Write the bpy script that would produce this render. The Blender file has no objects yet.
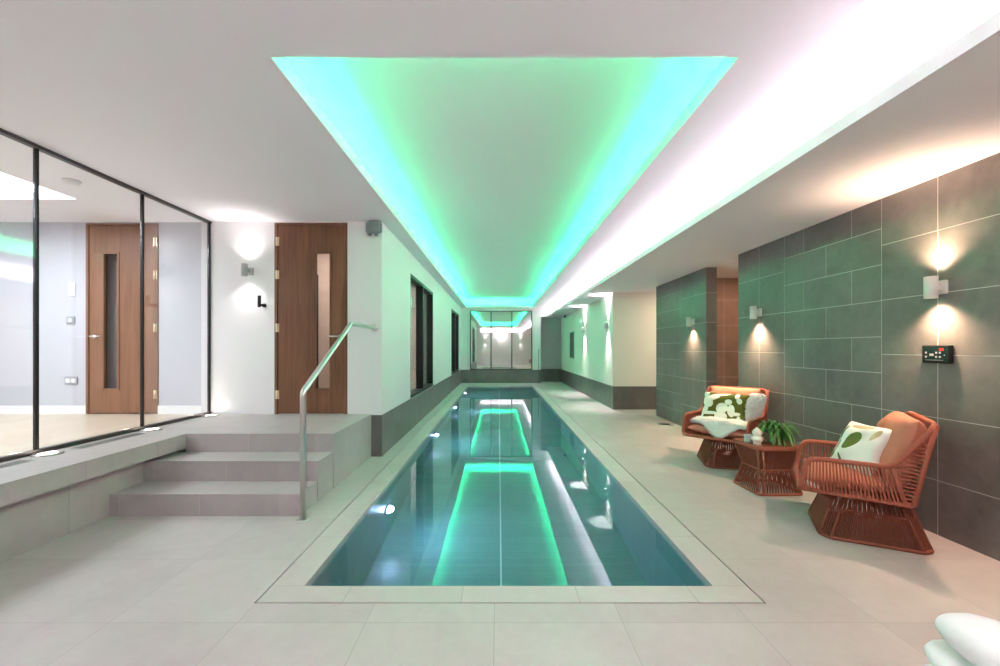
import bpy, math, random
from mathutils import Vector, Matrix
random.seed(7)
S = bpy.context.scene
COL = S.collection
PI = math.pi
F, H, CX, CY = 425.0, 1.25, 498.4, 348.5      # focal length in px, eye height, vanishing point in the 1000x666 frame

# ------------------------------------------------------------------ node helpers
def new_mat(name):
    m = bpy.data.materials.new(name); m.use_nodes = True
    nt = m.node_tree; nt.nodes.clear()
    out = nt.nodes.new('ShaderNodeOutputMaterial')
    return m, nt, out

class N:
    def __init__(s, nt): s.nt = nt
    def node(s, t, **kw):
        n = s.nt.nodes.new(t)
        for k, v in kw.items(): setattr(n, k, v)
        return n
    def setin(s, n, key, v):
        if hasattr(v, 'is_output'): s.nt.links.new(v, n.inputs[key])
        else: n.inputs[key].default_value = v
    def math(s, op, a, b=None, c=None, clamp=False):
        n = s.node('ShaderNodeMath', operation=op); n.use_clamp = clamp
        s.setin(n, 0, a)
        if b is not None: s.setin(n, 1, b)
        if c is not None: s.setin(n, 2, c)
        return n.outputs[0]
    def mix(s, f, a, b):
        n = s.node('ShaderNodeMix', data_type='RGBA')
        s.setin(n, 'Factor', f)
        for i, v in ((6, a), (7, b)):
            if hasattr(v, 'is_output'): s.nt.links.new(v, n.inputs[i])
            else: n.inputs[i].default_value = tuple(v) + (1,) if len(v) == 3 else v
        return n.outputs[2]
    def noise(s, vec, scale, detail=4, rough=.55, dist=0):
        n = s.node('ShaderNodeTexNoise'); n.inputs['Scale'].default_value = scale
        n.inputs['Detail'].default_value = detail; n.inputs['Roughness'].default_value = rough
        n.inputs['Distortion'].default_value = dist
        s.nt.links.new(vec, n.inputs['Vector']); return n.outputs['Fac']
    def ramp(s, f, lo, hi):
        n = s.node('ShaderNodeMapRange'); s.setin(n, 'Value', f)
        n.inputs['From Min'].default_value = lo; n.inputs['From Max'].default_value = hi
        return n.outputs[0]
    def scale(s, vec, xyz):
        n = s.node('ShaderNodeMapping'); n.inputs['Scale'].default_value = xyz
        s.nt.links.new(vec, n.inputs['Vector']); return n.outputs[0]

def bsdf(N_, out, color, rough=.5, metal=0, spec=.5, bump=None, bstr=.1, bdist=.01, **kw):
    b = N_.node('ShaderNodeBsdfPrincipled')
    N_.setin(b, 'Base Color', color if hasattr(color, 'is_output') else tuple(color) + (1,))
    N_.setin(b, 'Roughness', rough); b.inputs['Metallic'].default_value = metal
    b.inputs['Specular IOR Level'].default_value = spec
    for k, v in kw.items(): N_.setin(b, k.replace('_', ' '), v)
    if bump is not None:
        bn = N_.node('ShaderNodeBump'); bn.inputs['Strength'].default_value = bstr; bn.inputs['Distance'].default_value = bdist
        N_.nt.links.new(bump, bn.inputs['Height']); N_.nt.links.new(bn.outputs[0], b.inputs['Normal'])
    N_.nt.links.new(b.outputs[0], out.inputs[0]); return b

def simple(name, color, rough=.5, metal=0, spec=.5, nscale=0, namt=.06, bstr=0):
    m, nt, out = new_mat(name); n = N(nt)
    if nscale:
        tc = n.node('ShaderNodeTexCoord').outputs['Object']
        f = n.noise(tc, nscale)
        c = n.mix(f, [x * (1 - namt) for x in color], [min(1, x * (1 + namt)) for x in color])
        bsdf(n, out, c, rough, metal, spec, bump=f if bstr else None, bstr=bstr)
    else: bsdf(n, out, color, rough, metal, spec)
    return m

def emissive(name, color, strength):
    m, nt, out = new_mat(name)
    e = nt.nodes.new('ShaderNodeEmission'); e.inputs[0].default_value = tuple(color) + (1,); e.inputs[1].default_value = strength
    nt.links.new(e.outputs[0], out.inputs[0]); return m

def glass(name, tint=(1, 1, 1), refl=1.0, base=.0):
    m, nt, out = new_mat(name); n = N(nt)
    fr = n.node('ShaderNodeFresnel')
    bf = n.node('ShaderNodeNewGeometry').outputs['Backfacing']          # same reflectance on both faces of a thin pane
    nt.links.new(n.math('MULTIPLY_ADD', bf, 1 / 1.45 - 1.45, 1.45), fr.inputs['IOR'])
    f = n.math('MULTIPLY_ADD', fr.outputs[0], refl, base, clamp=True)
    t = n.node('ShaderNodeBsdfTransparent'); t.inputs[0].default_value = tuple(tint) + (1,)
    g = n.node('ShaderNodeBsdfGlossy'); g.inputs['Roughness'].default_value = 0.0
    mx = n.node('ShaderNodeMixShader')
    nt.links.new(f, mx.inputs[0]); nt.links.new(t.outputs[0], mx.inputs[1]); nt.links.new(g.outputs[0], mx.inputs[2])
    nt.links.new(mx.outputs[0], out.inputs[0]); return m

def stone(name, c1, c2, grid=None, grout=(.3, .28, .26), w=.004, rough=.45, nsc=1.6, vstretch=(1, 1, 1), spec=.5):
    """large-format porcelain: cloudy two-tone stone with an optional joint grid in metres (px, x0, py, y0[, pz, z0])"""
    m, nt, out = new_mat(name); n = N(nt)
    tc = n.node('ShaderNodeTexCoord').outputs['Object']
    v = n.scale(tc, vstretch)
    a = n.noise(v, nsc, 6, .6, .4); b = n.noise(v, nsc * 9, 4, .6)
    f = n.math('ADD', n.math('MULTIPLY', a, .75), n.math('MULTIPLY', b, .25))
    f = n.ramp(f, .32, .68)
    c = n.mix(f, c1, c2)
    if grid:
        sx = n.node('ShaderNodeSeparateXYZ'); nt.links.new(tc, sx.inputs[0])
        mask = None
        cell = None
        for ax, (p, o) in grid.items():
            q = n.math('DIVIDE', n.math('SUBTRACT', sx.outputs[ax], o), p)
            fr = n.math('FRACT', q)
            d = n.math('ABSOLUTE', n.math('SUBTRACT', fr, .5))
            l = n.math('GREATER_THAN', d, .5 - w / p / 2)
            mask = l if mask is None else n.math('MAXIMUM', mask, l)
            fl = n.math('FLOOR', q)
            cell = fl if cell is None else n.math('MULTIPLY_ADD', fl, 7.31, cell)
        wn = n.node('ShaderNodeTexWhiteNoise', noise_dimensions='1D'); nt.links.new(cell, wn.inputs['W'])
        tone = n.math('MULTIPLY_ADD', wn.outputs['Value'], .10, .95)
        vm = n.node('ShaderNodeVectorMath', operation='SCALE'); nt.links.new(c, vm.inputs[0]); nt.links.new(tone, vm.inputs['Scale'])
        c = n.mix(mask, vm.outputs[0], grout)
    bsdf(n, out, c, rough, 0, spec, bump=b, bstr=.04)
    return m

def tile_mat(name, c1, c2, rough=.45, spec=.5, var=.12):
    m, nt, out = new_mat(name); n = N(nt)
    tc = n.node('ShaderNodeTexCoord').outputs['Object']
    a = n.noise(tc, 2.2, 7, .62, .6); b = n.noise(tc, 14, 5, .6)
    f = n.ramp(n.math('ADD', n.math('MULTIPLY', a, .7), n.math('MULTIPLY', b, .3)), .33, .67)
    c = n.mix(f, c1, c2)
    g = n.node('ShaderNodeNewGeometry')
    tone = n.math('MULTIPLY_ADD', g.outputs['Random Per Island'], var, 1 - var / 2)
    vm = n.node('ShaderNodeVectorMath', operation='SCALE'); nt.links.new(c, vm.inputs[0]); nt.links.new(tone, vm.inputs['Scale'])
    bsdf(n, out, vm.outputs[0], rough, 0, spec, bump=b, bstr=.05)
    return m

def wood(name, c1, c2, axis=2, rough=.4):
    m, nt, out = new_mat(name); n = N(nt)
    tc = n.node('ShaderNodeTexCoord').outputs['Object']
    sc = [14, 14, 14]; sc[axis] = .9
    v = n.scale(tc, sc)
    a = n.noise(v, 1.0, 6, .6, 1.2)
    sc2 = [90, 90, 90]; sc2[axis] = 2.5
    b = n.noise(n.scale(tc, sc2), 1.0, 3, .6)
    f = n.ramp(n.math('ADD', n.math('MULTIPLY', a, .7), n.math('MULTIPLY', b, .3)), .3, .7)
    bsdf(n, out, n.mix(f, c1, c2), rough, 0, .4, bump=b, bstr=.03)
    return m

def planks(name, c1, c2):
    m, nt, out = new_mat(name); n = N(nt)
    tc = n.node('ShaderNodeTexCoord').outputs['Object']
    sx = n.node('ShaderNodeSeparateXYZ'); nt.links.new(tc, sx.inputs[0])
    q = n.math('DIVIDE', sx.outputs[0], .18)
    wn = n.node('ShaderNodeTexWhiteNoise', noise_dimensions='1D'); nt.links.new(n.math('FLOOR', q), wn.inputs['W'])
    g = n.noise(n.scale(tc, (30, 1.2, 30)), 1, 4, .6)
    f = n.math('ADD', n.math('MULTIPLY', wn.outputs['Value'], .5), n.math('MULTIPLY', g, .5))
    l = n.math('LESS_THAN', n.math('FRACT', q), .015)
    bsdf(n, out, n.mix(l, n.mix(f, c1, c2), [x * .6 for x in c1]), .35)
    return m

def blob_mat(name, base, blob_list, blob_col, extra=None, rough=.85):
    """printed fabric: ellipses (u, v, ru, rv, angle) in the cushion's own UV square"""
    m, nt, out = new_mat(name); n = N(nt)
    uv = n.node('ShaderNodeUVMap').outputs[0]
    tc = n.node('ShaderNodeTexCoord').outputs['Object']
    sx = n.node('ShaderNodeSeparateXYZ'); nt.links.new(uv, sx.inputs[0])
    u, v = sx.outputs[0], sx.outputs[1]
    def ellmask(lst):
        mk = None
        for (a, b, ru, rv, an) in lst:
            du = n.math('SUBTRACT', u, a); dv = n.math('SUBTRACT', v, b)
            ca, sa = math.cos(an), math.sin(an)
            p = n.math('ADD', n.math('MULTIPLY', du, ca / ru), n.math('MULTIPLY', dv, sa / ru))
            q = n.math('ADD', n.math('MULTIPLY', du, -sa / rv), n.math('MULTIPLY', dv, ca / rv))
            d = n.math('ADD', n.math('MULTIPLY', p, p), n.math('MULTIPLY', q, q))
            l = n.math('LESS_THAN', d, 1.0)
            mk = l if mk is None else n.math('MAXIMUM', mk, l)
        return mk
    c = n.mix(ellmask(blob_list), base, blob_col)
    if extra: c = n.mix(ellmask(extra[0]), c, extra[1])
    w = n.noise(tc, 160, 2, .5)
    bsdf(n, out, c, rough, 0, .2, bump=w, bstr=.15, bdist=.002)
    return m

def fabric(name, c, var=.12, rough=.9, sc=40):
    m, nt, out = new_mat(name); n = N(nt)
    tc = n.node('ShaderNodeTexCoord').outputs['Object']
    a = n.noise(tc, sc, 4, .6); w = n.noise(tc, 240, 2, .5)
    bsdf(n, out, n.mix(a, [x * (1 - var) for x in c], [min(1, x * (1 + var)) for x in c]), rough, 0, .2, bump=w, bstr=.2, bdist=.002)
    return m

M = {}
M['wall'] = simple('white_paint', (.70, .69, .685), .6, 0, .3, 3, .015)
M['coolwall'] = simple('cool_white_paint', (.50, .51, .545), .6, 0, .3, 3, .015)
M['cream'] = simple('cream_paint', (.78, .74, .68), .6, 0, .3, 3, .015)
M['ceiling'] = simple('ceiling_paint', (.91, .895, .925), .7, 0, .2, 2, .01)
M['floor'] = stone('floor_porcelain', (.415, .372, .362), (.52, .468, .456), {0: (.586, -1.777), 1: (.586, 1.937)}, (.36, .34, .32), .004, .42)
M['coping'] = stone('coping_porcelain', (.452, .412, .393), (.545, .50, .478), {0: (.586, -.77), 1: (.586, 2.238)}, (.34, .32, .30), .004, .4)
M['stair'] = stone('stair_porcelain', (.345, .312, .305), (.438, .402, .395), {0: (.60, -2.83)}, (.46, .44, .42), .004, .45)
M['ledge'] = stone('ledge_porcelain', (.34, .312, .292), (.43, .40, .377), {1: (.60, 2.87)}, (.25, .24, .22), .004, .45)
M['tile'] = tile_mat('dark_wall_tile', (.115, .105, .095), (.205, .19, .175), .42, .5)
M['grout'] = simple('pale_grout', (.62, .58, .52), .8)
M['skirt'] = stone('dark_skirting_tile', (.10, .092, .085), (.165, .155, .145), {1: (.60, 4.92), 0: (.60, -1.35)}, (.16, .15, .14), .003, .4, 2.5)
M['warmtile'] = tile_mat('brown_wall_tile', (.20, .14, .105), (.30, .215, .165), .5)
M['basin'] = stone('pool_mosaic', (.13, .27, .26), (.18, .34, .33), {1: (.05, 0)}, (.10, .20, .20), .002, .3, 3)
M['seam'] = simple('pale_seam', (.75, .80, .78), .5)
M['slot'] = simple('slot_black', (.02, .02, .02), .6)
M['black'] = simple('black_metal', (.012, .012, .012), .45, 0, .25)
M['bronze'] = simple('dark_bronze_frame', (.06, .055, .05), .35, .3, .5)
M['steel'] = simple('brushed_steel', (.62, .60, .57), .28, 1)
M['brass'] = simple('satin_brass', (.75, .62, .42), .3, 1)
M['walnut'] = wood('walnut_veneer', (.085, .033, .016), (.225, .098, .048))
M['walnut_b'] = wood('walnut_veneer_pale', (.17, .078, .040), (.29, .145, .080))
M['oak'] = planks('pale_oak_planks', (.47, .38, .28), (.58, .49, .37))
M['glass'] = glass('clear_glass', (.95, .965, .96), 1.0, .02)
M['glass_d'] = glass('door_glass', (.80, .78, .76), 1.0, .0)
M['whitemetal'] = simple('white_enamel', (.72, .72, .70), .35)
M['greymetal'] = simple('grey_enamel', (.42, .42, .42), .35)
M['greyplastic'] = simple('grey_plastic', (.22, .24, .25), .5)
M['whiteplastic'] = simple('white_plastic', (.80, .80, .80), .4)
M['socketplate'] = simple('satin_socket_plate', (.42, .43, .45), .35, .6)
M['rope'] = fabric('terracotta_cord', (.33, .098, .060), .2, .75, 60)
M['rattan'] = fabric('terracotta_rattan_base', (.20, .062, .038), .25, .75, 60)
M['terracotta'] = fabric('terracotta_canvas', (.50, .195, .125), .08)
M['peach'] = fabric('peach_canvas', (.70, .31, .19), .08)
M['fur'] = fabric('cream_sheepskin', (.95, .93, .89), .03)
M['towel'] = fabric('white_towelling', (.86, .86, .84), .03, .95, 90)
M['ceramic'] = simple('white_ceramic', (.80, .77, .68), .35)
M['greycup'] = simple('grey_ceramic', (.42, .44, .43), .4)
M['pot'] = simple('pale_concrete_pot', (.42, .38, .30), .8, 0, .2, 30, .2)
M['soil'] = simple('dark_soil', (.03, .02, .015), .9)
M['red_led'] = emissive('red_display', (1, .03, .02), 1.6)
M['marks'] = simple('white_print', (.38, .38, .38), .5)
M['screen'] = simple('dark_green_display', (.01, .03, .025), .2)
M['lamp_white'] = emissive('lamp_face_white', (1, .95, .88), 12)
M['lamp_warm'] = emissive('lamp_face_warm', (1, .80, .60), 12)
M['ledge_lamp'] = emissive('ledge_lamp_face', (1, .86, .76), 14)
M['globe'] = emissive('globe_lamp_glass', (1, .84, .94), 22)
M['pool_lamp'] = emissive('pool_lamp_face', (.42, .55, 1), 70)
M['sky_panel'] = emissive('skylight_daylight', (.88, .90, 1), 8.5)
def leaf_mat():
    m, nt, out = new_mat('leaf_green'); n = N(nt)
    g = n.node('ShaderNodeNewGeometry')
    c = n.mix(g.outputs['Random Per Island'], (.018, .11, .02), (.10, .33, .05))
    bsdf(n, out, c, .35, 0, .5); return m
M['leaf'] = leaf_mat()
def water_mat():
    m, nt, out = new_mat('pool_water'); n = N(nt)
    tc = n.node('ShaderNodeTexCoord').outputs['Object']
    w = n.noise(tc, 1.3, 2, .5)
    b = n.node('ShaderNodeBsdfGlass'); b.inputs['IOR'].default_value = 1.333; b.inputs['Roughness'].default_value = 0
    b.inputs[0].default_value = (.88, .97, .97, 1)
    bn = n.node('ShaderNodeBump'); bn.inputs['Strength'].default_value = .012; bn.inputs['Distance'].default_value = .02
    nt.links.new(w, bn.inputs['Height']); nt.links.new(bn.outputs[0], b.inputs['Normal'])
    nt.links.new(b.outputs[0], out.inputs[0]); return m
M['water'] = water_mat()
def mirror_mat():
    m, nt, out = new_mat('tinted_mirror'); n = N(nt)
    g = n.node('ShaderNodeBsdfGlossy'); g.inputs['Roughness'].default_value = .015; g.inputs[0].default_value = (.66, .66, .63, 1)
    d = n.node('ShaderNodeBsdfDiffuse'); d.inputs[0].default_value = (.55, .54, .50, 1)
    mx = n.node('ShaderNodeMixShader'); mx.inputs[0].default_value = .25
    nt.links.new(g.outputs[0], mx.inputs[1]); nt.links.new(d.outputs[0], mx.inputs[2]); nt.links.new(mx.outputs[0], out.inputs[0]); return m
M['mirror'] = mirror_mat()
OLIVE, CREAMC = (.115, .125, .018), (.83, .82, .72)
M['print_olive'] = blob_mat('olive_print_fabric', OLIVE, [
    (.06, .93, .09, .10, 0), (.33, .88, .30, .055, .35), (.14, .66, .13, .19, .5), (.10, .42, .07, .20, -.2), (.27, .77, .16, .075, .6),
    (.04, .20, .05, .26, 0), (.20, .30, .24, .055, 0), (.49, .47, .125, .165, 0), (.49, .22, .135, .14, 0), (.60, .68, .075, .085, 0), (.77, .88, .05, .10, 0),
    (.83, .73, .06, .095, .3), (.69, .42, .08, .19, .15), (.80, .33, .10, .05, .2), (.86, .15, .05, .14, 0), (.5, .04, .06, .06, 0)], CREAMC)
M['print_white'] = blob_mat('cream_leaf_print_fabric', (.84, .83, .77), [
    (.46, .56, .13, .22, -.5), (.14, .24, .05, .15, -.5), (.38, .13, .035, .14, .5), (.17, .70, .05, .17, -.35)], (.12, .17, .035),
    ([(.52, .90, .24, .055, .1), (.16, .40, .05, .16, .2), (.86, .78, .05, .14, -.3)], (.50, .42, .25)))

# ------------------------------------------------------------------ mesh helpers
class MB:
    def __init__(s): s.v = []; s.f = []; s.mi = []; s.uv = {}; s.cur = 0; s.smooth = []
    def add(s, vs, fs, smooth=False):
        o = len(s.v); s.v += [tuple(p) for p in vs]
        for f in fs: s.f.append([o + i for i in f]); s.mi.append(s.cur); s.smooth.append(smooth)
    def box(s, x0, x1, y0, y1, z0, z1, T=None):
        vs = [Vector(p) for p in ((x0, y0, z0), (x1, y0, z0), (x1, y1, z0), (x0, y1, z0), (x0, y0, z1), (x1, y0, z1), (x1, y1, z1), (x0, y1, z1))]
        if T: vs = [T @ p for p in vs]
        s.add(vs, [(0, 3, 2, 1), (4, 5, 6, 7), (0, 1, 5, 4), (1, 2, 6, 5), (2, 3, 7, 6), (3, 0, 4, 7)])
    def bbox(s, x0, x1, y0, y1, z0, z1, b=.01, T=None):
        """box with bevelled edges"""
        def ring(i, z): return [(x0 + i + b, y0 + i, z), (x1 - i - b, y0 + i, z), (x1 - i, y0 + i + b, z), (x1 - i, y1 - i - b, z), (x1 - i - b, y1 - i, z), (x0 + i + b, y1 - i, z), (x0 + i, y1 - i - b, z), (x0 + i, y0 + i + b, z)]
        rs = [ring(b, z0), ring(0, z0 + b), ring(0, z1 - b), ring(b, z1)]
        vs = [Vector(p) for r in rs for p in r]
        if T: vs = [T @ p for p in vs]
        fs = [tuple(range(7, -1, -1)), tuple(range(24, 32))]
        for k in range(3):
            for i in range(8): j = (i + 1) % 8; fs.append((k * 8 + i, k * 8 + j, k * 8 + 8 + j, k * 8 + 8 + i))
        s.add(vs, fs)
    def tube(s, pts, r, n=8, closed=False, cap=True, smooth=True, r2=None):
        pts = [Vector(p) for p in pts]; m = len(pts)
        if m < 2: return
        rings = []; prev = None
        for i, p in enumerate(pts):
            a = pts[i - 1] if (i > 0 or closed) else p
            b = pts[(i + 1) % m] if (i < m - 1 or closed) else p
            t = (b - a)
            if t.length < 1e-9: t = Vector((0, 0, 1))
            t.normalize()
            if prev is None:
                up = Vector((0, 0, 1)) if abs(t.z) < .9 else Vector((1, 0, 0))
                u = t.cross(up).normalized()
            else:
                u = (prev - t * prev.dot(t))
                u = u.normalized() if u.length > 1e-6 else t.orthogonal().normalized()
            w = t.cross(u); prev = u
            rr = r if r2 is None else r + (r2 - r) * i / (m - 1)
            rings.append([p + (u * math.cos(2 * PI * k / n) + w * math.sin(2 * PI * k / n)) * rr for k in range(n)])
        vs = [q for rg in rings for q in rg]; fs = []
        for i in range(m if closed else m - 1):
            a, b = i * n, ((i + 1) % m) * n
            for k in range(n):
                l = (k + 1) % n; fs.append((a + k, a + l, b + l, b + k))
        s.add(vs, fs, smooth)
        if cap and not closed:
            o = len(s.v) - len(vs)
            s.f.append([o + k for k in range(n - 1, -1, -1)]); s.mi.append(s.cur); s.smooth.append(False)
            e = o + (m - 1) * n
            s.f.append([e + k for k in range(n)]); s.mi.append(s.cur); s.smooth.append(False)
    def lathe(s, prof, c=(0, 0, 0), n=24, T=None, smooth=True):
        c = Vector(c); vs = []
        for (r, z) in prof:
            for k in range(n):
                p = Vector((r * math.cos(2 * PI * k / n), r * math.sin(2 * PI * k / n), z))
                vs.append((T @ p if T else p) + c)
        fs = []
        for i in range(len(prof) - 1):
            for k in range(n):
                l = (k + 1) % n; fs.append((i * n + k, i * n + l, i * n + n + l, i * n + n + k))
        s.add(vs, fs, smooth)
        o = len(s.v) - len(vs)
        if prof[0][0] > 1e-6: s.f.append([o + k for k in range(n - 1, -1, -1)]); s.mi.append(s.cur); s.smooth.append(False)
        if prof[-1][0] > 1e-6: s.f.append([o + (len(prof) - 1) * n + k for k in range(n)]); s.mi.append(s.cur); s.smooth.append(False)
    def build(s, name, mats, parent=None, subsurf=0, auto=True):
        me = bpy.data.meshes.new(name)
        me.from_pydata(s.v, [], s.f)
        for m in (mats if isinstance(mats, (list, tuple)) else [mats]): me.materials.append(m)
        me.polygons.foreach_set('material_index', s.mi)
        me.polygons.foreach_set('use_smooth', s.smooth)
        if s.uv:
            l = me.uv_layers.new(name='UVMap')
            for lp in me.loops: l.data[lp.index].uv = s.uv.get(lp.vertex_index, (0, 0))
        me.update()
        o = bpy.data.objects.new(name, me); COL.objects.link(o)
        if parent: o.parent = parent
        if subsurf:
            md = o.modifiers.new('smooth', 'SUBSURF'); md.levels = md.render_levels = subsurf
        return o

def tag(o, label=None, cat=None, group=None, kind=None):
    if label: o['label'] = label
    if cat: o['category'] = cat
    if group: o['group'] = group
    if kind: o['kind'] = kind
    return o
def struct(o, label, cat): return tag(o, label, cat, None, 'structure')
def thing(name, label, cat, loc=(0, 0, 0), rz=0, group=None):
    o = bpy.data.objects.new(name, None); COL.objects.link(o)
    o.location = loc; o.rotation_euler = (0, 0, rz); o.empty_display_size = .1
    return tag(o, label, cat, group)
def boxes(lst, name, mat, parent=None, bevel=0):
    b = MB()
    for q in lst:
        (b.bbox(*q, bevel) if bevel else b.box(*q))
    return b.build(name, mat, parent)
def fillet(pts, rad, closed=False, n=6):
    pts = [Vector(p) for p in pts]; m = len(pts); out = []
    for i, p in enumerate(pts):
        if not closed and i in (0, m - 1): out.append(p); continue
        a = pts[i - 1] - p; b = pts[(i + 1) % m] - p
        r = rad[i] if isinstance(rad, (list, tuple)) else rad
        d = min(r, a.length * .48, b.length * .48)
        if d < 1e-4: out.append(p); continue
        p0, p2 = p + a.normalized() * d, p + b.normalized() * d
        for k in range(n + 1):
            t = k / n; out.append(p0 * (1 - t) ** 2 + p * 2 * t * (1 - t) + p2 * t * t)
    return out

# ------------------------------------------------------------------ lights
def area(name, loc, rot, sx, sy, power, color, spread=PI):
    l = bpy.data.lights.new(name, 'AREA'); l.shape = 'RECTANGLE'; l.size = sx; l.size_y = sy; l.energy = power; l.color = color; l.spread = spread
    o = bpy.data.objects.new(name, l); COL.objects.link(o); o.location = loc; o.rotation_euler = rot; return o
def spot(name, loc, d, power, color, size=80, blend=.6, rad=.02):
    l = bpy.data.lights.new(name, 'SPOT'); l.energy = power; l.color = color; l.spot_size = math.radians(size); l.spot_blend = blend; l.shadow_soft_size = rad
    o = bpy.data.objects.new(name, l); COL.objects.link(o); o.location = loc
    o.rotation_euler = Vector(d).to_track_quat('-Z', 'Y').to_euler(); return o

CEIL, SOFF, FARY, REARY = 2.72, 2.40, 15.40, -1.25
LX, GX, RX, BX = -1.35, -3.34, 2.94, 2.35       # pool-side wall, glass screen, tiled wall, white block

# ------------------------------------------------------------------ floor, pool
SL = (-1.192, 1.306, 2.093)        # slot: left, right, near edge
PO = (-1.022, 1.129, 2.238, 14.25) # pool opening
floor = boxes([(-3.45, SL[0] - .009, REARY - .2, FARY, -.10, 0), (SL[1] + .009, 4.75, REARY - .2, 16.1, -.10, 0),
               (SL[0] - .009, SL[1] + .009, REARY - .2, SL[2] - .009, -.10, 0), (LX, SL[1] + .009, FARY, FARY + .2, -.10, 0)], 'floor', M['floor'])
struct(floor, 'pale grey porcelain tiled pool deck', 'floor')
coping = boxes([(SL[0], PO[0], SL[2], FARY, -.06, 0), (PO[1], SL[1], SL[2], FARY, -.06, 0),
                (PO[0], PO[1], SL[2], PO[2], -.06, 0), (PO[0], PO[1], PO[3], FARY, -.06, 0)], 'trim_1', M['coping'])
struct(coping, 'pale stone coping strip framing the swimming pool', 'pool coping')
slot = boxes([(SL[0] - .009, SL[0], SL[2] - .009, FARY, -.09, -.010), (SL[1], SL[1] + .009, SL[2] - .009, FARY, -.09, -.010), (SL[0] - .009, SL[1] + .009, SL[2] - .009, SL[2], -.09, -.010)], 'trim_2', M['slot'])
struct(slot, 'thin dark drainage slot running around the coping', 'drain slot')
PD = -1.16
basin = boxes([(PO[0] - .12, PO[0] - .01, PO[2] - .12, PO[3] + .12, PD, -.06), (PO[1] + .01, PO[1] + .12, PO[2] - .12, PO[3] + .12, PD, -.06),
               (PO[0] - .01, PO[1] + .01, PO[2] - .12, PO[2] - .01, PD, -.06), (PO[0] - .01, PO[1] + .01, PO[3] + .01, PO[3] + .12, PD, -.06),
               (PO[0] - .12, PO[1] + .12, PO[2] - .12, PO[3] + .12, PD - .1, PD)], 'wall_pool', M['basin'])
struct(basin, 'teal tiled basin of the long swimming pool', 'pool basin')
seam = boxes([(.015, .027, PO[2], PO[3], PD, PD + .003)], 'trim_3', M['seam']); struct(seam, 'thin pale centre line on the pool floor', 'pool line')
b = MB(); b.add([(PO[0] - .01, PO[2] - .01, -.03), (PO[1] + .01, PO[2] - .01, -.03), (PO[1] + .01, PO[3] + .01, -.03), (PO[0] - .01, PO[3] + .01, -.03)], [(0, 1, 2, 3)])
water = b.build('water', M['water']); struct(water, 'still clear water filling the long pool', 'water')
where = ['pool light with blue glow by the steps', 'pool light below the large black side window', 'pool light below the narrow black side window', 'pool light at the mirrored end of the pool']
for i, y in enumerate((3.93, 6.9, 9.85, 12.8)):
    t = thing('pool_light', 'round underwater ' + where[i], 'pool light', (PO[0] - .01, y, -.60), 0, 'underwater lights along the pool wall')
    T = Matrix.Rotation(PI / 2, 4, 'Y')
    a = MB(); a.lathe([(.085, 0), (.085, .012), (.07, .018), (.062, .012)], T=T); a.build('bezel', M['steel'], t)
    spot('pool_beam', (PO[0] + .06, y, -.60), (1, 0, -.05), 26, (.42, .68, 1), 150, .6, .05)
    a = MB(); a.lathe([(.062, .010), (.058, .03), (.045, .048), (.024, .06), (.0, .064)], T=T); a.build('lens', M['pool_lamp'], t)

# ------------------------------------------------------------------ steps, platform, ledge
steps = boxes([(-2.9, -1.487, 3.17, 3.485, 0, .163), (-2.9, -1.478, 3.485, 3.793, 0, .327), (-2.785, -1.47, 3.793, 4.92, 0, .49)], 'stairs', M['stair'])
struct(steps, 'three pale tiled steps up to the landing by the walnut door', 'steps')
ledge = boxes([(-3.44, -2.785, REARY, 4.92, .362, .490)], 'trim_4', M['ledge']); struct(ledge, 'raised stone ledge in front of the glass screen', 'ledge')
plinth = boxes([(-3.44, -2.90, REARY, 4.9, 0, .362)], 'wall_plinth', M['ledge']); struct(plinth, 'low tiled wall under the ledge', 'plinth wall')

# ------------------------------------------------------------------ left wall, entrance wall, far wall
W1 = (6.52, 8.81, .48, 2.41); W2 = (12.2, 14.5, .48, 2.41)
wl = boxes([(LX - .25, LX, 4.92, W1[0], .48, CEIL), (LX - .25, LX, W1[0], W1[1], W1[3], CEIL), (LX - .25, LX, W1[1], W2[0], .48, CEIL),
            (LX - .25, LX, W2[0], W2[1], W2[3], CEIL), (LX - .25, LX, W2[1], FARY + .1, .48, CEIL)], 'wall_left', M['wall'])
struct(wl, 'white wall along the pool with two black framed windows', 'wall')
sk = boxes([(LX - .25, LX + .004, 4.916, FARY, 0, .48)], 'baseboard_left', M['skirt']); struct(sk, 'tall dark tiled skirting below the white pool wall', 'skirting')
DR = (-2.592, -1.747, .49, 2.705)
we = boxes([(GX - .1, DR[0], 4.92, 5.05, .40, CEIL), (DR[1], LX - .25, 4.92, 5.05, .40, CEIL), (DR[0], DR[1], 4.92, 5.05, DR[3], CEIL), (DR[0], DR[1], 4.92, 5.05, .40, .49)], 'wall_entrance', M['wall'])
struct(we, 'white wall around the walnut door above the steps', 'wall')
wf = boxes([(LX, -1.029, FARY, FARY + .12, .48, CEIL), (1.228, 1.54, FARY, FARY + .12, .48, CEIL), (-1.029, 1.228, FARY, FARY + .12, 2.62, CEIL), (1.54, 2.36, FARY, FARY + .12, 2.469, CEIL), (1.54, 1.81, FARY, FARY + .12, 2.40, 2.469)], 'wall_far', M['wall'])
struct(wf, 'white end wall behind the pool around mirrored panels', 'wall')
sk = boxes([(LX, 1.54, FARY - .004, FARY + .12, 0, .48)], 'baseboard_far', M['skirt']); struct(sk, 'dark tiled skirting at the end of the pool', 'skirting')
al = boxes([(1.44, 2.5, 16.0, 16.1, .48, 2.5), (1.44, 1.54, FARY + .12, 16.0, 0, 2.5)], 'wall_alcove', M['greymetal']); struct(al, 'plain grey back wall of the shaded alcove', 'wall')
sk = boxes([(1.54, 2.5, 15.99, 16.1, 0, .48)], 'baseboard_alcove', M['skirt']); struct(sk, 'black skirting at the foot of the alcove', 'skirting')
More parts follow.
